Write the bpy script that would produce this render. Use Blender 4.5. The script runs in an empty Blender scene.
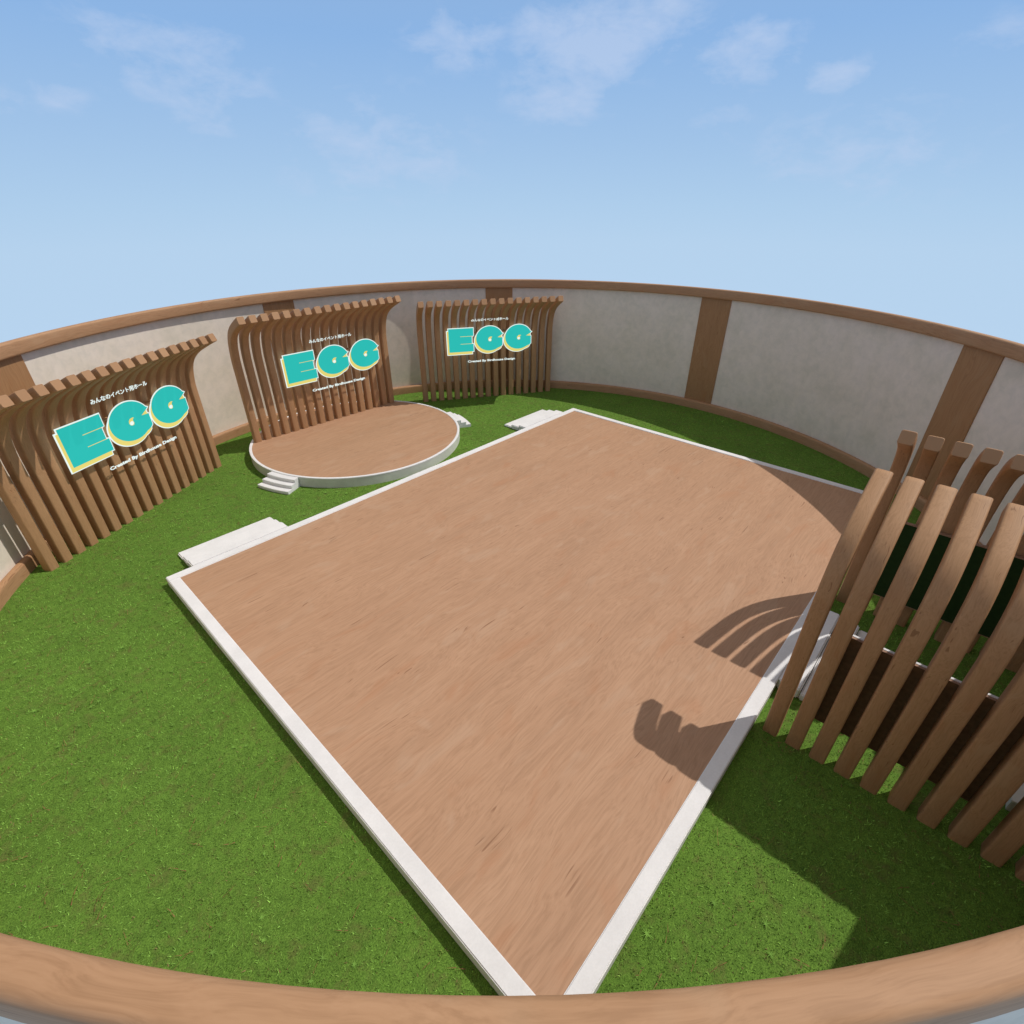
import bpy, bmesh, math, random
import numpy as np
from mathutils import Vector, Matrix
random.seed(7); rng = np.random.default_rng(7)
PI = math.pi
S = bpy.context.scene
COL = S.collection

# ------------------------------------------------------------------ materials
def new_mat(name):
    m = bpy.data.materials.new(name); m.use_nodes = True
    nt = m.node_tree; b = nt.nodes['Principled BSDF']
    return m, nt, b
def N(nt, kind, **kw):
    n = nt.nodes.new(kind)
    for k, v in kw.items():
        if k in n.inputs: n.inputs[k].default_value = v
        else: setattr(n, k, v)
    return n
def ramp(nt, fac, stops):
    r = nt.nodes.new('ShaderNodeValToRGB'); e = r.color_ramp.elements
    while len(e) > 1: e.remove(e[-1])
    e[0].position = stops[0][0]; e[0].color = (*stops[0][1], 1)
    for p, c in stops[1:]:
        x = e.new(p); x.color = (*c, 1)
    nt.links.new(fac, r.inputs[0]); return r
def mix(nt, fac, a, b, mode='MIX'):
    m = nt.nodes.new('ShaderNodeMix'); m.data_type = 'RGBA'; m.blend_type = mode
    def put(sock, v):
        if hasattr(v, 'is_output'): nt.links.new(v, sock)
        elif isinstance(v, (int, float)): sock.default_value = v
        else: sock.default_value = (*v, 1)
    put(m.inputs[0], fac); put(m.inputs[6], a); put(m.inputs[7], b)
    return m.outputs[2]
def math_(nt, op, a, b=0.0, c=None):
    m = nt.nodes.new('ShaderNodeMath'); m.operation = op
    for i, v in enumerate((a, b, c)):
        if v is None: continue
        if hasattr(v, 'is_output'): nt.links.new(v, m.inputs[i])
        else: m.inputs[i].default_value = v
    return m.outputs[0]
def coords(nt, scale, rand=False):
    t = nt.nodes.new('ShaderNodeTexCoord'); v = t.outputs['UV' if USE_UV[0] else 'Object']
    if rand:
        oi = nt.nodes.new('ShaderNodeObjectInfo')
        s = nt.nodes.new('ShaderNodeVectorMath'); s.operation = 'SCALE'; s.inputs[0].default_value = (37, 53, 71)
        nt.links.new(oi.outputs['Random'], s.inputs['Scale'])
        a = nt.nodes.new('ShaderNodeVectorMath'); a.operation = 'ADD'
        nt.links.new(v, a.inputs[0]); nt.links.new(s.outputs[0], a.inputs[1]); v = a.outputs[0]
    m = nt.nodes.new('ShaderNodeMapping'); m.inputs['Scale'].default_value = scale
    nt.links.new(v, m.inputs['Vector']); return m.outputs[0]
def noise(nt, vec, scale=1, detail=4, rough=.5, dist=0.0):
    n = nt.nodes.new('ShaderNodeTexNoise')
    n.inputs['Scale'].default_value = scale; n.inputs['Detail'].default_value = detail
    n.inputs['Roughness'].default_value = rough; n.inputs['Distortion'].default_value = dist
    nt.links.new(vec, n.inputs['Vector']); return n.outputs['Fac']
def bump(nt, b, h, strength=.2, dist=.01):
    n = nt.nodes.new('ShaderNodeBump'); n.inputs['Strength'].default_value = strength; n.inputs['Distance'].default_value = dist
    nt.links.new(h, n.inputs['Height']); nt.links.new(n.outputs[0], b.inputs['Normal'])

USE_UV = [False]
def wood(name, axis, tone=(.47, .28, .172), rand=False, rough=.6, big=1.0, cracks=True, uv=False):
    """axis: 0 grain along x, 2 grain along z"""
    m, nt, b = new_mat(name); USE_UV[0] = uv
    def sc(l, t):
        v = [t, t, t]; v[axis] = l; return tuple(v)
    warp = noise(nt, coords(nt, sc(.35 * big, .8 * big), rand), 1, 3, .5)
    # bend the grain a little before sampling it
    base = coords(nt, (1, 1, 1), rand)
    wv = nt.nodes.new('ShaderNodeVectorMath'); wv.operation = 'SCALE'
    cv = [1, 1, 1]; cv[axis] = 0; wv.inputs[0].default_value = tuple(cv)
    nt.links.new(math_(nt, 'MULTIPLY', warp, .9), wv.inputs['Scale'])
    ad = nt.nodes.new('ShaderNodeVectorMath'); ad.operation = 'ADD'
    nt.links.new(base, ad.inputs[0]); nt.links.new(wv.outputs[0], ad.inputs[1])
    def mapped(s):
        mp = nt.nodes.new('ShaderNodeMapping'); mp.inputs['Scale'].default_value = s
        nt.links.new(ad.outputs[0], mp.inputs['Vector']); return mp.outputs[0]
    g1 = noise(nt, mapped(sc(.22 * big, 2.2 * big)), 1, 5, .65)
    g2 = noise(nt, mapped(sc(1.1 * big, 34 * big)), 1, 3, .65)
    g3 = noise(nt, mapped(sc(.9 * big, 2.4 * big)), 1, 2, .5, .6)
    t = Vector(tone)
    c = ramp(nt, g1, [(.3, tuple(t * .93)), (.5, tuple(t)), (.7, (t.x * 1.05, t.y * 1.07, t.z * 1.09))]).outputs[0]
    f = ramp(nt, g2, [(.34, (.82, .80, .77)), (.52, (1, 1, 1)), (.68, (1.08, 1.10, 1.13))]).outputs[0]
    c = mix(nt, .75, c, f, 'MULTIPLY')
    redd = ramp(nt, g3, [(.60, (0, 0, 0)), (.74, (1, 1, 1))]).outputs[0]
    c = mix(nt, math_(nt, 'MULTIPLY', redd, .38), c, (t.x * .93, t.y * .76, t.z * .64))
    pale = ramp(nt, g3, [(.31, (1, 1, 1)), (.40, (0, 0, 0))]).outputs[0]
    c = mix(nt, math_(nt, 'MULTIPLY', pale, .35), c, (t.x * 1.1, t.y * 1.25, t.z * 1.4))
    if cracks:
        k = noise(nt, mapped(sc(.55 * big, 26 * big)), 1, 0, .4)
        k2 = noise(nt, mapped(sc(1.3 * big, 1.6 * big)), 1.0, 1, .5)
        kk = math_(nt, 'MULTIPLY', ramp(nt, k, [(.72, (0, 0, 0)), (.77, (1, 1, 1))]).outputs[0],
                   ramp(nt, k2, [(.60, (0, 0, 0)), (.64, (1, 1, 1))]).outputs[0])
        c = mix(nt, math_(nt, 'MULTIPLY', kk, .65), c, (t.x * .45, t.y * .36, t.z * .3))
    nt.links.new(c, b.inputs['Base Color'])
    b.inputs['Roughness'].default_value = rough
    b.inputs['Specular IOR Level'].default_value = .3
    bump(nt, b, g2, .12, .006); USE_UV[0] = False
    return m

def paint_white(name, col=(.79, .78, .785), stain=.08):
    m, nt, b = new_mat(name)
    n1 = noise(nt, coords(nt, (1, 1, 1)), 1.6, 6, .6); n2 = noise(nt, coords(nt, (1, 1, 1)), 26, 3, .6)
    c = ramp(nt, n1, [(.35, tuple(x * (1 - stain) for x in col)), (.6, col)]).outputs[0]
    c = mix(nt, .5, c, ramp(nt, n2, [(.4, (.93, .93, .925)), (.6, (1, 1, 1))]).outputs[0], 'MULTIPLY')
    nt.links.new(c, b.inputs['Base Color']); b.inputs['Roughness'].default_value = .75
    b.inputs['Specular IOR Level'].default_value = .25
    bump(nt, b, n2, .2, .005); return m

def plaster_mat():
    m, nt, b = new_mat('Plaster')
    n1 = noise(nt, coords(nt, (1, 1, 1)), .9, 6, .62, .2)
    n2 = noise(nt, coords(nt, (1, 1, 1)), 3.4, 5, .6, .4)
    n3 = noise(nt, coords(nt, (1, 1, 1)), 40, 3, .6)
    c = ramp(nt, n1, [(.34, (.715, .650, .540)), (.5, (.765, .688, .582)), (.66, (.790, .708, .612))]).outputs[0]
    c = mix(nt, .7, c, ramp(nt, n2, [(.36, (.90, .91, .905)), (.5, (.98, .975, .97)), (.64, (1.04, 1.035, 1.03))]).outputs[0], 'MULTIPLY')
    nt.links.new(c, b.inputs['Base Color']); b.inputs['Roughness'].default_value = .9
    b.inputs['Specular IOR Level'].default_value = .15
    bump(nt, b, math_(nt, 'ADD', n2, math_(nt, 'MULTIPLY', n3, .5)), .25, .01); return m

def lawn_mat():
    m, nt, b = new_mat('Lawn')
    n1 = noise(nt, coords(nt, (1, 1, 1)), .55, 5, .6); n2 = noise(nt, coords(nt, (1, 1, 1)), 7, 5, .7)
    n3 = noise(nt, coords(nt, (1, 1, 1)), 45, 3, .7); n4 = noise(nt, coords(nt, (1, 1, 1)), 2.6, 5, .65, .4)
    c = ramp(nt, n3, [(.3, (.054, .110, .017)), (.5, (.115, .22, .034)), (.72, (.20, .365, .058))]).outputs[0]
    c = mix(nt, .8, c, ramp(nt, n2, [(.35, (.72, .72, .72)), (.65, (1.16, 1.16, 1.1))]).outputs[0], 'MULTIPLY')
    c = mix(nt, .6, c, ramp(nt, n1, [(.35, (.85, .85, .85)), (.65, (1.12, 1.1, 1.1))]).outputs[0], 'MULTIPLY')
    br = ramp(nt, n4, [(.53, (0, 0, 0)), (.68, (1, 1, 1))]).outputs[0]
    c = mix(nt, math_(nt, 'MULTIPLY', br, .5), c, (.14, .13, .045))
    nt.links.new(c, b.inputs['Base Color']); b.inputs['Roughness'].default_value = .95
    b.inputs['Specular IOR Level'].default_value = .1
    bump(nt, b, n3, .6, .03); return m

def blade_mat():
    m, nt, b = new_mat('GrassBlades')
    a = nt.nodes.new('ShaderNodeAttribute'); a.attribute_name = 'tint'
    nt.links.new(a.outputs['Color'], b.inputs['Base Color'])
    b.inputs['Roughness'].default_value = .8; b.inputs['Specular IOR Level'].default_value = .15
    return m

def plain(name, col, rough=.5, emit=0.0, spec=.4, var=.04):
    m, nt, b = new_mat(name)
    n = noise(nt, coords(nt, (1, 1, 1)), 9, 4, .6)
    c = ramp(nt, n, [(.35, tuple(x * (1 - var) for x in col)), (.65, tuple(x * (1 + var) for x in col))]).outputs[0]
    nt.links.new(c, b.inputs['Base Color']); b.inputs['Roughness'].default_value = rough
    b.inputs['Specular IOR Level'].default_value = spec
    if emit:
        nt.links.new(c, b.inputs['Emission Color']); b.inputs['Emission Strength'].default_value = emit
    return m

def sign_mat(name, col):      # flat sign colours; glow added so they stay bright and barely show shade
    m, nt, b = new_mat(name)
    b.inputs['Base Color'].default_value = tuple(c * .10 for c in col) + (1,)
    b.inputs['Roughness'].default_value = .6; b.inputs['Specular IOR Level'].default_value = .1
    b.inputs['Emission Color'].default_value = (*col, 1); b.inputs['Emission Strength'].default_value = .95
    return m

M = dict(
    deck=wood('DeckWood', 0, (.450, .263, .159), big=.8),
    slat=wood('SlatWood', 0, (.415, .230, .114), rand=True, big=1.5, uv=True),
    rail=wood('RailWood', 0, (.425, .236, .122), big=.9, uv=True),
    post=wood('PostWood', 2, (.37, .198, .090), big=1.0),
    white=paint_white('PaintedConcrete'),
    stone=paint_white('StageConcrete', (.66, .66, .60), .12),
    plaster=plaster_mat(), lawn=lawn_mat(), blades=blade_mat(),
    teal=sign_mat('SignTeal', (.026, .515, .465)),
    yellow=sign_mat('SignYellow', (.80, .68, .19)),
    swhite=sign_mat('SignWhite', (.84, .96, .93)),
    board=plain('BoardGreen', (.020, .042, .012), .9, spec=.1, var=.1),
    frame=wood('FrameWood', 2, (.34, .20, .13), cracks=False),
    back=plain('BoardBack', (.165, .098, .052), .8, spec=.2, var=.15),
)

# ------------------------------------------------------------------ helpers
def link(o, parent=None):
    COL.objects.link(o)
    if parent is not None: o.parent = parent
    return o
def obj(name, bm, mat, parent=None, loc=(0, 0, 0), smooth=False):
    me = bpy.data.meshes.new(name); bmesh.ops.recalc_face_normals(bm, faces=bm.faces)
    bm.to_mesh(me); bm.free(); me.materials.append(mat)
    if smooth: me.shade_smooth()
    o = bpy.data.objects.new(name, me); o.location = loc
    return link(o, parent)
def tag(o, label, cat, group=None, kind=None):
    o['label'] = label
    if cat: o['category'] = cat
    if group: o['group'] = group
    if kind: o['kind'] = kind
    return o
def empty(name, loc=(0, 0, 0), rz=0.0):
    o = bpy.data.objects.new(name, None); o.location = loc; o.rotation_euler = (0, 0, rz); o.empty_display_size = .3
    return link(o)
def box(bm, x0, x1, y0, y1, z0, z1, bev=0.0, seg=2):
    r = bmesh.ops.create_cube(bm, size=1.0)
    vs = r['verts']
    for v in vs:
        v.co = Vector(((x0 + x1) / 2 + v.co.x * (x1 - x0), (y0 + y1) / 2 + v.co.y * (y1 - y0), (z0 + z1) / 2 + v.co.z * (z1 - z0)))
    if bev:
        es = list({e for v in vs for e in v.link_edges})
        bmesh.ops.bevel(bm, geom=es, offset=bev, segments=seg, affect='EDGES', clamp_overlap=True)
def ring(bm, prof, a0=0.0, a1=2 * PI, n=256, cx=0.0, cy=0.0):
    """sweep closed (r,z) profile round the z axis"""
    full = abs(a1 - a0 - 2 * PI) < 1e-6
    cnt = n if full else n + 1
    rows = []
    for i in range(cnt):
        a = a0 + (a1 - a0) * i / n; c, s = math.cos(a), math.sin(a)
        rows.append([bm.verts.new((cx + r * c, cy + r * s, z)) for r, z in prof])
    k = len(prof); uvl = bm.loops.layers.uv.verify()
    S_ = [0.0]
    for j in range(k): S_.append(S_[-1] + math.dist(prof[j], prof[(j + 1) % k]))
    R_ = max(p[0] for p in prof)
    for i in range(n):
        A, B = rows[i], rows[(i + 1) % cnt]
        u0 = (a0 + (a1 - a0) * i / n) * R_; u1 = (a0 + (a1 - a0) * (i + 1) / n) * R_
        for j in range(k):
            f = bm.faces.new((A[j], B[j], B[(j + 1) % k], A[(j + 1) % k]))
            for lp, q in zip(f.loops, ((u0, S_[j]), (u1, S_[j]), (u1, S_[j + 1]), (u0, S_[j + 1]))): lp[uvl].uv = q
    if not full:
        bm.faces.new(rows[0][::-1]); bm.faces.new(rows[-1])
def rounded(r0, r1, z0, z1, rad, bottom=False, seg=4):
    """(r,z) profile with rounded upper corners (and lower if bottom)"""
    p = []
    def arc(cx, cz, a, b):
        for i in range(seg + 1):
            t = a + (b - a) * i / seg; p.append((cx + rad * math.cos(t), cz + rad * math.sin(t)))
    if bottom: arc(r1 - rad, z0 + rad, -PI / 2, 0)
    else: p.append((r1, z0))
    arc(r1 - rad, z1 - rad, 0, PI / 2); arc(r0 + rad, z1 - rad, PI / 2, PI)
    if bottom: arc(r0 + rad, z0 + rad, PI, 1.5 * PI)
    else: p.append((r0, z0))
    return p
def auto_smooth(o, deg=35):
    me = o.data
    me.shade_smooth()
    try: me.set_sharp_from_angle(angle=math.radians(deg))
    except Exception: pass
    return o

# ------------------------------------------------------------------ lawn
bm = bmesh.new(); ring(bm, [(0.001, 0), (15.0, 0), (15.0, -.6), (.001, -.6)], n=160)
lawn = obj('lawn', bm, M['lawn']); tag(lawn, 'round green lawn inside the circular wall', 'lawn', kind='structure')

DU, DV0, DV1 = 9.73, -9.76, 4.456
STC, STR, STH = (0.0, 9.55), 4.655, .416
def make_grass():
    V = []; F = []; C = []
    n = 330000
    r = 14.76 * np.sqrt(rng.random(n)); a = rng.random(n) * 2 * PI
    x = r * np.cos(a); y = r * np.sin(a)
    keep = ~((np.abs(x) < DU + .01) & (y > DV0 - .01) & (y < DV1 + .01)) & (np.hypot(x - STC[0], y - STC[1]) > STR + .01)
    # thin the far side where blades are smaller than a pixel
    d = np.hypot(x + 11.56, y + 10.7)
    keep &= rng.random(n) < np.clip(14.0 / d, .35, 1)
    x, y = x[keep], y[keep]; n = len(x)
    ang = rng.random(n) * 2 * PI; w = .006 + .006 * rng.random(n); h = .018 + .03 * rng.random(n)
    lean = .015 + .045 * rng.random(n); la = rng.random(n) * 2 * PI
    P = np.zeros((n, 3, 3))
    P[:, 0] = np.stack([x - w * np.cos(ang), y - w * np.sin(ang), np.zeros(n) - .003], 1)
    P[:, 1] = np.stack([x + w * np.cos(ang), y + w * np.sin(ang), np.zeros(n) - .003], 1)
    P[:, 2] = np.stack([x + lean * np.cos(la), y + lean * np.sin(la), h], 1)
    t = rng.random(n)[:, None]; g = np.array([[.112, .218, .034]]) * (1 - t) + np.array([[.235, .43, .078]]) * t
    g *= (.7 + .6 * rng.random(n))[:, None]
    # patches
    ph = (np.sin(x * 1.3 + 2 * np.sin(y * .7)) * np.sin(y * 1.1 + 1.5 * np.sin(x * .9)))[:, None]
    def vnoise(x, y, f, seed):
        gr = np.random.default_rng(seed).random((256, 256)); X = x * f + 500; Y = y * f + 500
        xi = np.floor(X).astype(int); yi = np.floor(Y).astype(int); fx = X - xi; fy = Y - yi; fx = fx * fx * (3 - 2 * fx); fy = fy * fy * (3 - 2 * fy)
        g_ = lambda i, j: gr[i % 256, j % 256]
        return (g_(xi, yi) * (1 - fx) + g_(xi + 1, yi) * fx) * (1 - fy) + (g_(xi, yi + 1) * (1 - fx) + g_(xi + 1, yi + 1) * fx) * fy
    pn = .5 * vnoise(x, y, 1.3, 1) + .5 * vnoise(x, y, 4.0, 2) + .4 * vnoise(x, y, 10.0, 3) - .7
    g *= (1 + .85 * pn)[:, None]
    bn = np.clip((vnoise(x, y, 2.6, 5) * .6 + vnoise(x, y, 7.0, 6) * .4 - .56) * 5, 0, 1)[:, None] * .5
    g = g * (1 - bn) + bn * np.array([[.17, .15, .045]])
    dry = rng.random(n) < .05 + .03 * ph[:, 0]
    g[dry] = np.array([.22, .17, .07]) * (.6 + .6 * rng.random(dry.sum()))[:, None]
    verts = P.reshape(-1, 3); cols = np.repeat(g, 3, 0)
    ex = []; exc = []
    def tri(p, q, s, c): ex.extend([p, q, s]); exc.extend([c, c, c])
    def free(px, py):
        return np.hypot(px, py) < 14.6 and not (abs(px) < DU + .15 and DV0 - .15 < py < DV1 + .15) and math.hypot(px - STC[0], py - STC[1]) > STR + .15
    k = 0
    while k < 300:      # star shaped weeds
        px, py = rng.uniform(-14, 14, 2)
        if not free(px, py): continue
        k += 1; R0 = rng.uniform(.05, .13); m = rng.integers(7, 12); c = np.array([.17, .33, .055]) * rng.uniform(.75, 1.1)
        for i in range(m):
            q = 2 * PI * i / m + rng.uniform(-.2, .2); l = R0 * rng.uniform(.7, 1.1); ww = .007
            tri((px - ww * math.sin(q), py + ww * math.cos(q), .035), (px + ww * math.sin(q), py - ww * math.cos(q), .035), (px + l * math.cos(q), py + l * math.sin(q), .045), c)
    k = 0
    while k < 950:      # dry stalks lying in the grass
        px, py = rng.uniform(-14.3, 14.3, 2)
        if not free(px, py): continue
        k += 1; q = rng.uniform(0, PI); l = rng.uniform(.05, .17); ww = rng.uniform(.003, .007); c = np.array([.25, .12, .06]) * rng.uniform(.6, 1.1)
        dx, dy = l * math.cos(q), l * math.sin(q); nx, ny = -ww * math.sin(q), ww * math.cos(q)
        z = .04; bx, by = rng.uniform(-.02, .02, 2)
        tri((px - dx - nx, py - dy - ny, z), (px - dx + nx, py - dy + ny, z), (px + bx + nx, py + by + ny, z + .004), c)
        tri((px + bx - nx, py + by - ny, z + .004), (px + bx + nx, py + by + ny, z + .004), (px + dx, py + dy, z), c)
    verts = np.vstack([verts, np.array(ex)]); cols = np.vstack([cols, np.array(exc)])
    nv = len(verts); nf = nv // 3
    me = bpy.data.meshes.new('grass')
    me.vertices.add(nv); me.vertices.foreach_set('co', verts.astype(np.float32).ravel())
    me.loops.add(nv); me.loops.foreach_set('vertex_index', np.arange(nv, dtype=np.int32))
    me.polygons.add(nf); me.polygons.foreach_set('loop_start', np.arange(0, nv, 3, dtype=np.int32))
    me.update(calc_edges=True); me.validate()
    at = me.attributes.new('tint', 'FLOAT_COLOR', 'POINT')
    at.data.foreach_set('color', np.hstack([cols, np.ones((nv, 1))]).astype(np.float32).ravel())
    me.materials.append(M['blades'])
    o = bpy.data.objects.new('grass', me); link(o)
    tag(o, 'short green grass blades with dry stalks and small star weeds', 'grass', kind='stuff')
make_grass()

# ------------------------------------------------------------------ circular wall
wall = empty('round_wall'); tag(wall, 'tall circular grey plaster wall with brown wooden rails and posts', 'wall')
PA = [-.7849 + i * PI / 4 for i in range(8)]; HW = .0501
for i, a in enumerate(PA):
    bm = bmesh.new(); ring(bm, [(14.94, .30), (14.94, 5.60), (14.984, 5.60), (14.984, .30)], a - HW, a + HW, 8)
    obj('wall_post', bm, M['post'], wall)
    bm = bmesh.new(); ring(bm, [(14.985, .001), (14.985, 5.60), (15.014, 5.60), (15.014, .001)], a, a + PI / 4, 40)
    obj('wall_panel', bm, M['plaster'], wall, smooth=False)
bm = bmesh.new(); ring(bm, rounded(14.77, 15.02, 5.562, 5.99, .07, True), n=320)
auto_smooth(obj('top_rail', bm, M['rail'], wall))
bm = bmesh.new(); ring(bm, rounded(14.77, 14.984, .0, .42, .09), n=320)
auto_smooth(obj('base_rail', bm, M['rail'], wall))

# ------------------------------------------------------------------ rectangular deck
W = .286
deck = empty('wooden_deck', (0, (DV0 + DV1) / 2, 0)); tag(deck, 'large rectangular brown wooden deck floor with white kerb', 'deck')
cy = (DV0 + DV1) / 2; hv = (DV1 - DV0) / 2
bm = bmesh.new(); box(bm, -DU + W - .02, DU - W + .02, -hv + W - .02, hv - W + .02, .0, .272)
obj('deck_floor', bm, M['deck'], deck)
def kerb(x0, x1, y0, y1):
    bm = bmesh.new(); box(bm, x0, x1, y0, y1, .0, .30, .018, 3); auto_smooth(obj('kerb', bm, M['white'], deck))
kerb(-DU, DU, hv - W, hv); kerb(-DU, DU, -hv, -hv + W)
kerb(-DU, -DU + W, -hv + W + .0005, hv - W - .0005); kerb(DU - W, DU, -hv + W + .0005, hv - W - .0005)

def deck_steps(u0, u1, v, sgn, label):
    e = empty('deck_steps', ((u0 + u1) / 2, v, 0)); hw = (u1 - u0) / 2
    tag(e, label, 'steps', 'white steps up to the rectangular deck')
    for k in range(3):
        far = 1.42 - .475 * k; h = .1 * (k + 1) - (.006 if k == 2 else 0)
        near = .003 if k == 2 else far - .475 + .014      # fine dark joint in front of the next riser
        a, b = sorted((sgn * near, sgn * (far)))
        bm = bmesh.new(); box(bm, -hw + .002 * k, hw - .002 * k, a, b, 0, h, .032, 3)
        auto_smooth(obj('step', bm, M['white'], e))
deck_steps(-9.02, -6.03, DV1, 1, 'wide white steps at the left corner of the wooden deck, nearest the left screen')
deck_steps(5.92, 8.91, DV1, 1, 'wide white steps at the far corner of the deck, beyond the round stage')
deck_steps(-1.66, 1.65, DV0, -1, 'white steps seen between the slats of the near right screen')

# ------------------------------------------------------------------ round stage
stage = empty('round_stage', (STC[0], STC[1], 0)); tag(stage, 'round low stage with wooden floor and white rim', 'stage')
bm = bmesh.new(); ring(bm, [(STR - .006, 0), (STR - .006, STH - .05), (STR - .10, STH - .05), (STR - .10, 0)], n=160); auto_smooth(obj('stage_side', bm, M['stone'], stage))
bm = bmesh.new(); ring(bm, rounded(STR - .11, STR, STH - .048, STH, .012), n=200); auto_smooth(obj('stage_rim', bm, M['white'], stage))
bm = bmesh.new(); bmesh.ops.create_cone(bm, cap_ends=True, segments=160, radius1=STR - .115, radius2=STR - .115, depth=.30, matrix=Matrix.Translation((0, 0, .25)))
obj('stage_floor', bm, M['deck'], stage)
def stage_steps(a0, a1, label):
    am = (a0 + a1) / 2; e = empty('stage_steps', (STC[0], STC[1], 0)); tag(e, label, 'steps', 'curved white steps up to the round stage')
    for k in range(3):
        r1 = 5.39 - .245 * k; z0 = 0 if k == 0 else .13 * k - .004; z1 = .13 * (k + 1)
        bm = bmesh.new(); ring(bm, [(STR + .003, z0), (r1 - .012, z0), (r1, z0 + .012), (r1, z1 - .015), (r1 - .015, z1), (STR + .003, z1)],
                               a0 + .0006 * k, a1 - .0006 * k, 12)
        auto_smooth(obj('step', bm, M['white'], e))
stage_steps(math.radians(191.2), math.radians(207.7), 'small curved white steps at the near left edge of the round stage')
stage_steps(math.radians(332.3), math.radians(348.8), 'small curved white steps at the far right edge of the round stage')

# ------------------------------------------------------------------ slatted screens
def catmull(P, per=5):
    out = []
    Q = [P[0]] + P + [P[-1]]
    for i in range(1, len(Q) - 2):
        p0, p1, p2, p3 = map(Vector, (Q[i - 1], Q[i], Q[i + 1], Q[i + 2]))
        for j in range(per):
            t = j / per
            out.append(.5 * ((2 * p1) + (-p0 + p2) * t + (2 * p0 - 5 * p1 + 4 * p2 - p3) * t * t + (-p0 + 3 * p1 - 3 * p2 + p3) * t ** 3))
    out.append(Vector(P[-1])); return out
SW, SD, PITCH = .28, .31, .4505
CL = [(-.155, 0), (-.155, 1.7), (-.155, 3.3), (-.115, 3.75), (-.01, 4.18), (.19, 4.56), (.52, 4.86), (.95, 5.10), (1.47, 5.34)]   # (forward, height)
def slat_mesh():
    path = catmull(CL, 4); bm = bmesh.new(); rad = .042
    # rounded rectangle section: x across, t across depth
    sec = []
    for cx, ct, a in ((SW / 2 - rad, SD / 2 - rad, 0), (-SW / 2 + rad, SD / 2 - rad, PI / 2), (-SW / 2 + rad, -SD / 2 + rad, PI), (SW / 2 - rad, -SD / 2 + rad, 1.5 * PI)):
        for i in range(4):
            t = a + PI / 2 * i / 3; sec.append((cx + rad * math.cos(t), ct + rad * math.sin(t)))
    rows = []
    n = len(path)
    for i, p in enumerate(path):
        d = (path[min(i + 1, n - 1)] - path[max(i - 1, 0)]).normalized()
        nrm = Vector((-d.y, d.x))                      # towards the back / top
        thick = 1.0 - .06 * max(0, (p.y - 4) / 1.4)
        rows.append([bm.verts.new((sx, -(p.x + nrm.x * st * thick), p.y + nrm.y * st * thick)) for sx, st in sec])
    # small chamfer at the tip
    d = (path[-1] - path[-2]).normalized(); tip = path[-1] + d * .014; nrm = Vector((-d.y, d.x))
    rows.append([bm.verts.new((sx * .93, -(tip.x + nrm.x * st * .87), tip.y + nrm.y * st * .87)) for sx, st in sec])
    k = len(sec); uvl = bm.loops.layers.uv.verify(); al = 0.0
    S_ = [0.0]
    for j in range(k): S_.append(S_[-1] + math.dist(sec[j], sec[(j + 1) % k]))
    for A, B in zip(rows[:-1], rows[1:]):
        bl = al + (sum((b.co for b in B), Vector()) / k - sum((a.co for a in A), Vector()) / k).length
        for j in range(k):
            f = bm.faces.new((A[j], A[(j + 1) % k], B[(j + 1) % k], B[j]))
            for lp, q in zip(f.loops, ((al, S_[j]), (al, S_[j + 1]), (bl, S_[j + 1]), (bl, S_[j]))): lp[uvl].uv = q
        al = bl
    bm.faces.new(rows[0][::-1]); bm.faces.new(rows[-1])
    bmesh.ops.recalc_face_normals(bm, faces=bm.faces)
    me = bpy.data.meshes.new('slat'); bm.to_mesh(me); bm.free(); me.materials.append(M['slat']); me.shade_smooth()
    try: me.set_sharp_from_angle(angle=math.radians(40))
    except Exception: pass
    return me
SLAT = slat_mesh()
def screen(loc, ang, n, label):
    e = empty('slat_screen', loc, ang); tag(e, label, 'slatted screen', 'curved wooden slat screens')
    for k in range(n):
        s = bpy.data.objects.new('slat', SLAT); s.location = ((k - (n - 1) / 2) * PITCH, 0, 0); link(s, e)
    return e
scr1 = ((-8.665, 9.675, 0), math.radians(30.43)); scr2 = ((0.0, 11.88, .400), 0.0); scr3 = ((8.70, 9.70, 0), math.radians(-32.0))
screen(*scr1, 17, 'curved brown slat screen at the far left, standing on grass behind the leftmost sign')
screen(*scr2, 17, 'curved brown slat screen standing on the round stage')
screen(*scr3, 17, 'curved brown slat screen on grass to the right of the round stage')
v0 = -9.94 - .135
mid = v0 - PITCH * 4.5
screen((-2.65, mid, 0), PI / 2, 10, 'nearest slat screen at the right edge, seen from behind with sunlit tops')
screen((2.63, mid, 0), -PI / 2, 10, 'slat screen facing the nearest one, carrying a dark green board')

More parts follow.
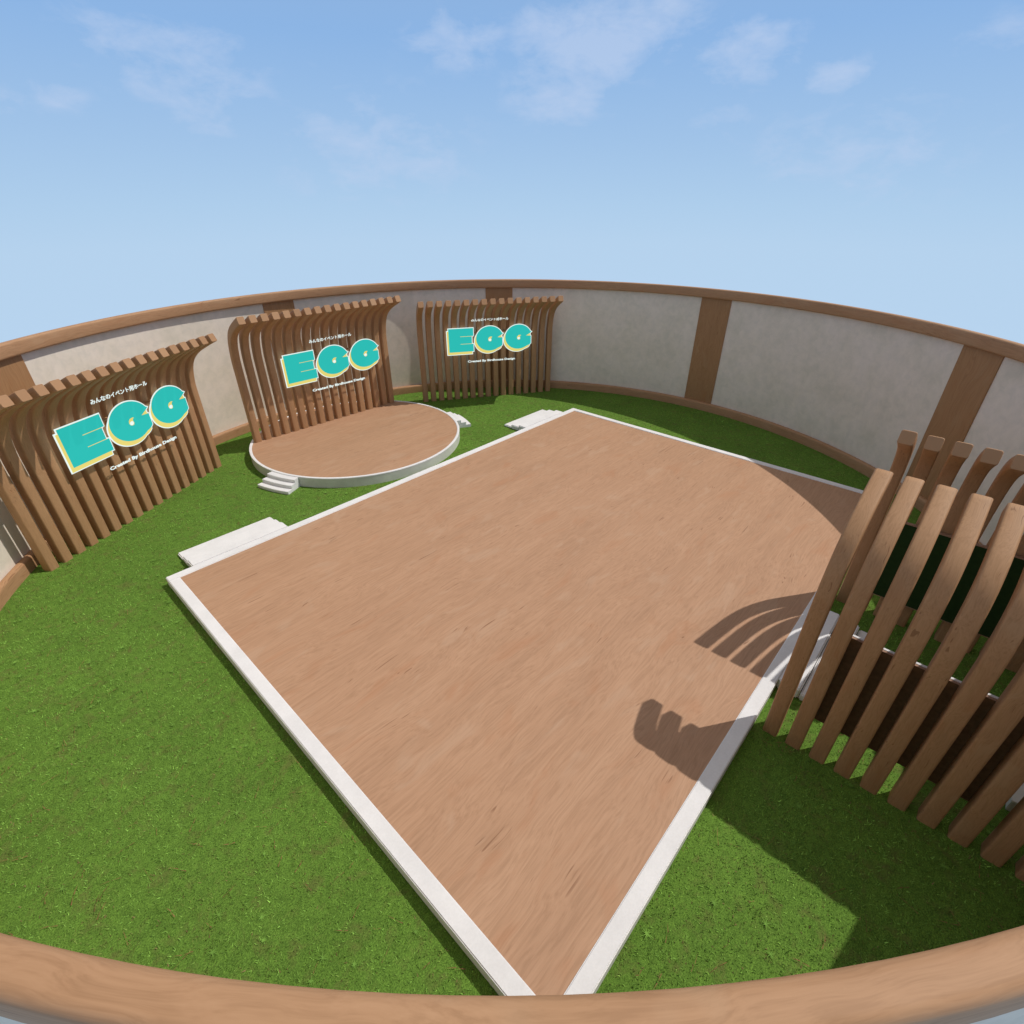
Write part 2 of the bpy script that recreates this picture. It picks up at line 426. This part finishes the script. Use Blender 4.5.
# ------------------------------------------------------------------ signs
def curve_mesh(name, splines, mat, y0, y1, parent, offset=0.0):
    """flat shape in local x / z, lying between depths y0 (front, smaller) and y1"""
    cu = bpy.data.curves.new(name, 'CURVE'); cu.dimensions = '2D'; cu.fill_mode = 'BOTH'
    cu.extrude = (y1 - y0) / 2; cu.offset = offset
    for pts in splines:
        sp = cu.splines.new('POLY'); sp.points.add(len(pts) - 1)
        for p, q in zip(sp.points, pts): p.co = (q[0], q[1], 0, 1)
        sp.use_cyclic_u = True
    return from_curve(cu, name, mat, (y0 + y1) / 2, parent)
def from_curve(cu, name, mat, yc, parent, x=0.0, z=0.0):
    t = bpy.data.objects.new('tmp', cu); COL.objects.link(t)
    dg = bpy.context.evaluated_depsgraph_get(); dg.update()
    me = bpy.data.meshes.new_from_object(t.evaluated_get(dg)); me.name = name
    bpy.data.objects.remove(t); bpy.data.curves.remove(cu)
    me.transform(Matrix.Rotation(PI / 2, 4, 'X')); me.transform(Matrix.Translation((x, yc, z)))
    me.materials.clear(); me.materials.append(mat)
    o = bpy.data.objects.new(name, me); return link(o, parent)
def off(P, dx, dy): return [(x + dx, y + dy) for x, y in P]
def E_face():
    s = .011
    return [(-1.895, 3.815), (-.515, 3.815), (-.515, 3.40 + s), (-1.25, 3.40 + s), (-1.25, 3.40 - s), (-.605, 3.40 - s), (-.605, 3.012 + s), (-1.25, 3.012 + s),
            (-1.25, 3.012 - s), (-.515, 3.012 - s), (-.515, 2.605), (-1.895, 2.605)]
E_solid = [(-1.895, 3.815), (-.515, 3.815), (-.515, 3.425), (-.605, 3.40), (-.605, 3.015), (-.515, 2.99), (-.515, 2.605), (-1.895, 2.605)]
def G_face(slit=True):
    cx, cyy, rx, ry = .415, 3.225, .775, .64
    P = []
    a0, a1 = math.radians(20.5), math.radians(307)
    for i in range(61):
        a = a0 + (a1 - a0) * i / 60; P.append((cx + rx * math.cos(a), cyy + ry * math.sin(a)))
    P[0] = (1.185, 3.455)
    P += [(.99, 2.745), (1.08, 2.79), (1.150, 2.85), (1.150, 3.245)]
    if slit: P += [(.86, 3.268), (1.05, 3.365)]
    else: P += [(1.115, 3.262), (1.085, 3.33), (1.10, 3.385)]
    return P
HOLE = [(.575, 3.30), (.50, 3.325), (.40, 3.305), (.34, 3.24), (.325, 3.17), (.36, 3.10), (.43, 3.07), (.50, 3.085), (.52, 3.15), (.50, 3.21), (.52, 3.27)]
HOLE2 = [(.49, 3.20), (.44, 3.215), (.38, 3.20), (.35, 3.15), (.37, 3.105), (.43, 3.085), (.48, 3.105), (.50, 3.15)]
O = .036; DX, DY = -.085, -.128
F0 = -.215                      # plate plane in front of the slats (local y)
def letter(parent, face, solid, holes, dx=0.0):
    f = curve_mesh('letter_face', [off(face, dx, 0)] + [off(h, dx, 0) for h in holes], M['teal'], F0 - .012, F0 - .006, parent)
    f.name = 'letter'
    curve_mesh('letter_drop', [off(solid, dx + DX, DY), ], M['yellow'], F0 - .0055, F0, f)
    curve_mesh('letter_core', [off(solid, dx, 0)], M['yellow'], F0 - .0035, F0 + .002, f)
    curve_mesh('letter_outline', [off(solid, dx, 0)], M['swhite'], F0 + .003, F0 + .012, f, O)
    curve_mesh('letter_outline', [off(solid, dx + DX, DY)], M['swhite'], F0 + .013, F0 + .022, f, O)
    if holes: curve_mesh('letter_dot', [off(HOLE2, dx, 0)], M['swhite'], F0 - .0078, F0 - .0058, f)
    return f
def text(parent, s, name, x0, x1, zbase, h, bold, spacing=1.0):
    cu = bpy.data.curves.new(name, 'FONT'); cu.body = s; cu.size = 1.0; cu.offset = bold; cu.extrude = .004; cu.space_character = spacing
    cu.resolution_u = 3
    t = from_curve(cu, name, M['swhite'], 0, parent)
    xs = [v.co.x for v in t.data.vertices]; zs = [v.co.z for v in t.data.vertices]
    sx = (x1 - x0) / (max(xs) - min(xs)); sz = h / (max(zs) - min(zs))
    mx, mz = min(xs), min(zs)
    for v in t.data.vertices: v.co = Vector((x0 + (v.co.x - mx) * sx, F0 + v.co.y * 1.0 + .004, zbase + (v.co.z - mz) * sz))
    return t
def split_words(t, parent):
    bm = bmesh.new(); bm.from_mesh(t.data); bm.faces.ensure_lookup_table()
    xs = sorted((min(v.co.x for v in f.verts), max(v.co.x for v in f.verts)) for f in bm.faces)
    gaps = []; end = xs[0][1]
    for a, b in xs[1:]:
        if a - end > .001: gaps.append((a - end, (a + end) / 2))
        end = max(end, b)
    cuts = sorted(g[1] for g in sorted(gaps, reverse=True)[:3])
    edges = [-99] + cuts + [99]
    for lo, hi in zip(edges[:-1], edges[1:]):
        b2 = bm.copy()
        bmesh.ops.delete(b2, geom=[f for f in b2.faces if not lo < f.calc_center_median().x < hi], context='FACES')
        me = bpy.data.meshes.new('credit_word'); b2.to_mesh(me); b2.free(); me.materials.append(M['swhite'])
        link(bpy.data.objects.new('credit_word', me), parent)
    bm.free(); bpy.data.objects.remove(t)
def sign(scr, dx, dz, label, sxx=1.0):
    loc, ang = scr
    e = empty('egg_sign', loc, ang); tag(e, label, 'sign', 'teal EGG signs on the slat screens')
    r = bpy.data.objects.new('sign_letters', None)
    letters = [letter(e, E_face(), E_solid, []), letter(e, G_face(), G_face(False), [HOLE]), letter(e, G_face(), G_face(False), [HOLE], 1.675)]
    bpy.data.objects.remove(r)
    text(e, 'みんなのイベント用ホール', 'tagline', -.60, 1.51, 4.125, .16, .022)
    split_words(text(e, 'Created By Birdhouse Design', 'credit_word', -.88, 1.89, 1.975, .15, .03), e)
    # flat bars behind the letters that hold them to the slats
    bars = bmesh.new()
    for z in (3.55, 2.85): box(bars, -1.7, 2.65, F0 + .0225, -.006, z - .02, z + .02)
    for zz, xa, xb in ((4.20, -.55, 1.45), (2.045, -.8, 1.8)): box(bars, xa, xb, F0 + .009, F0 + .018, zz - .012, zz + .012)
    for x in (-.45, 1.35): box(bars, x - .015, x + .015, F0 + .018, .0, 4.188, 4.212)
    for x in (-.7, 1.65): box(bars, x - .015, x + .015, F0 + .018, -.004, 2.033, 2.057)
    obj('mounting_bar', bars, M['slat'], e)
    for ch in e.children:
        ch.location = (dx, 0, dz); ch.scale = (sxx, 1, 1)
    return e
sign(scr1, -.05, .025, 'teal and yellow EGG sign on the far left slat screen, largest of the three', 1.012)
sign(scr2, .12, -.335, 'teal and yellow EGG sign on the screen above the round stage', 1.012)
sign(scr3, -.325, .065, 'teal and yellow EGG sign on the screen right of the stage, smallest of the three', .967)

# ------------------------------------------------------------------ boards between the two right hand screens
def board(loc, ang, label, trim):
    """front faces local -y"""
    e = empty('green_board', loc, ang); tag(e, label, 'board', 'dark green boards on the right hand screens')
    w, z0, z1, d = 1.41, .69, 2.88, .11
    bm = bmesh.new(); box(bm, -w + .025, w - .025, -d - .002, -.030, z0 + .025, z1 - .025); obj('panel', bm, M['board'], e)
    bm = bmesh.new(); box(bm, -w + .01, w - .01, -.029, .0, z0 + .01, z1 - .01); obj('backing', bm, M['back'], e)
    bm = bmesh.new()
    for a in ((-w, w, z1 - .05, z1), (-w, w, z0, z0 + .05), (-w, -w + .05, z0 + .0505, z1 - .0505), (w - .05, w, z0 + .0505, z1 - .0505)):
        box(bm, a[0], a[1], -d, -.002, a[2], a[3], .006, 1)
    for v in bm.verts: v.co.y = -.055 + (v.co.y + d) * .053 / d
    obj('frame', bm, M['frame'], e)
    bm = bmesh.new()
    for a in ((-w, w, z1 - .022, z1 + .01), (-w, w, z0, z0 + .022), (-w, -w + .022, z0 + .0225, z1 - .0225), (w - .022, w, z0 + .0225, z1 - .0225)):
        box(bm, a[0], a[1], -d, -.0555, a[2], a[3], .004, 1)
    obj('front_trim', bm, M[trim], e)
board((-2.638, -11.99, 0), PI / 2, 'dark board on the near right slat screen, seen from its dark brown back', 'white')
board((2.618, -11.99, 0), -PI / 2, 'dark green board with thin wooden frame on the farther right slat screen', 'frame')

pl = empty('white_plinth', (0, -14.0, 0)); tag(pl, 'low white plinth by the wall at the right edge, behind the near screen', 'plinth')
bm = bmesh.new(); box(bm, -1.66, 1.66, -.28, .2, 0, .26, .012); auto_smooth(obj('plinth_body', bm, M['stone'], pl))
bm = bmesh.new(); box(bm, -1.68, 1.68, -.30, .22, .261, .30, .01); auto_smooth(obj('plinth_top', bm, M['stone'], pl))

# ------------------------------------------------------------------ camera
cd = bpy.data.cameras.new('Camera'); cam = bpy.data.objects.new('Camera', cd); COL.objects.link(cam)
cd.sensor_width = 36; cd.lens = 510.6 * 36 / 1024; cd.clip_end = 2000; cd.shift_y = -.001
cam.location = (-11.5566, -10.7038, 9.4293)
cam.rotation_euler = (math.radians(90 - 30.818), 0, math.radians(-47.463))
S.camera = cam

# ------------------------------------------------------------------ sun
L = Vector((.590, -.408, 1.0)).normalized()
sd = bpy.data.lights.new('Sun', 'SUN'); sd.energy = 2.9; sd.angle = math.radians(.5); sd.color = (1.0, .955, .89)
sun = bpy.data.objects.new('Sun', sd); COL.objects.link(sun); sun.location = L * 40
sun.rotation_euler = (-L).to_track_quat('-Z', 'Y').to_euler()

# ------------------------------------------------------------------ sky
w = bpy.data.worlds.new('World'); S.world = w; w.use_nodes = True
nt = w.node_tree; bg = nt.nodes['Background']
tc = nt.nodes.new('ShaderNodeTexCoord'); D = tc.outputs['Generated']
sx = nt.nodes.new('ShaderNodeSeparateXYZ'); nt.links.new(D, sx.inputs[0])
el = math_(nt, 'MULTIPLY_ADD', sx.outputs['Z'], .5, .5)
def z(deg): return .5 + .5 * math.sin(math.radians(deg))
sky = ramp(nt, el, [(0.0, (.30, .42, .56)), (z(-12), (.485, .660, .860)), (z(-3), (.465, .645, .850)), (z(0), (.425, .615, .835)), (z(5), (.355, .545, .805)),
                    (z(12), (.265, .460, .775)), (z(22), (.27, .42, .68)), (z(36), (.44, .43, .45)), (1.0, (.46, .43, .41))]).outputs[0]  # overhead stops, out of view, greyed and warmed to neutralise the ambient light
# clouds: a noise on the view direction, gathered round a few directions of the sky
def pix_dir(px, py):
    v = Vector(((px - 512) / 510.6, -(py - 511) / 510.6, -1)); v.rotate(cam.rotation_euler); return v.normalized()
sc_ = nt.nodes.new('ShaderNodeMapping'); sc_.inputs['Scale'].default_value = (1, 1, 2.1); nt.links.new(D, sc_.inputs['Vector'])
n1 = noise(nt, sc_.outputs[0], 13, 9, .62, .25)
n2 = noise(nt, sc_.outputs[0], 42, 5, .6)
tot = None
for px, py, r, amp in ((590, 40, .17, 1.0), (560, 92, .13, .85), (645, 25, .13, .9), (455, 38, .12, .75), (190, 70, .17, .65), (130, 40, .12, .55), (205, 118, .09, .45), (745, 55, .13, .75), (838, 74, .07, .8),
                       (60, 95, .06, .5), (370, 150, .26, .55), (720, 118, .10, .4), (850, 155, .25, .45), (1010, 40, .10, .4), (330, 95, .12, .25), (0, 100, .06, .4)):
    c = pix_dir(px, py); d = nt.nodes.new('ShaderNodeVectorMath'); d.operation = 'DISTANCE'
    nt.links.new(sc_.outputs[0], d.inputs[0]); d.inputs[1].default_value = (c.x, c.y, c.z * 2.1)
    m = nt.nodes.new('ShaderNodeMapRange'); m.interpolation_type = 'SMOOTHSTEP'
    nt.links.new(d.outputs['Value'], m.inputs['Value']); m.inputs['From Min'].default_value = r; m.inputs['From Max'].default_value = 0
    m.inputs['To Min'].default_value = 0; m.inputs['To Max'].default_value = amp
    tot = m.outputs[0] if tot is None else math_(nt, 'MAXIMUM', tot, m.outputs[0])
dens = math_(nt, 'ADD', math_(nt, 'MULTIPLY', tot, .42), math_(nt, 'ADD', n1, math_(nt, 'MULTIPLY', n2, .16)))
cl = ramp(nt, dens, [(.67, (0, 0, 0)), (.82, (.5, .5, .5)), (1.0, (1, 1, 1))]).outputs[0]
cl = math_(nt, 'MULTIPLY', cl, math_(nt, 'MINIMUM', math_(nt, 'MULTIPLY', tot, 3.0), 1.0))
sky = mix(nt, math_(nt, 'MULTIPLY', cl, .60), sky, (.52, .635, .85))
nt.links.new(sky, bg.inputs['Color']); bg.inputs['Strength'].default_value = 1.0

S.view_settings.view_transform = 'Standard'; S.view_settings.look = 'None'; S.view_settings.exposure = 0; S.view_settings.gamma = 1
S.render.engine = 'CYCLES'
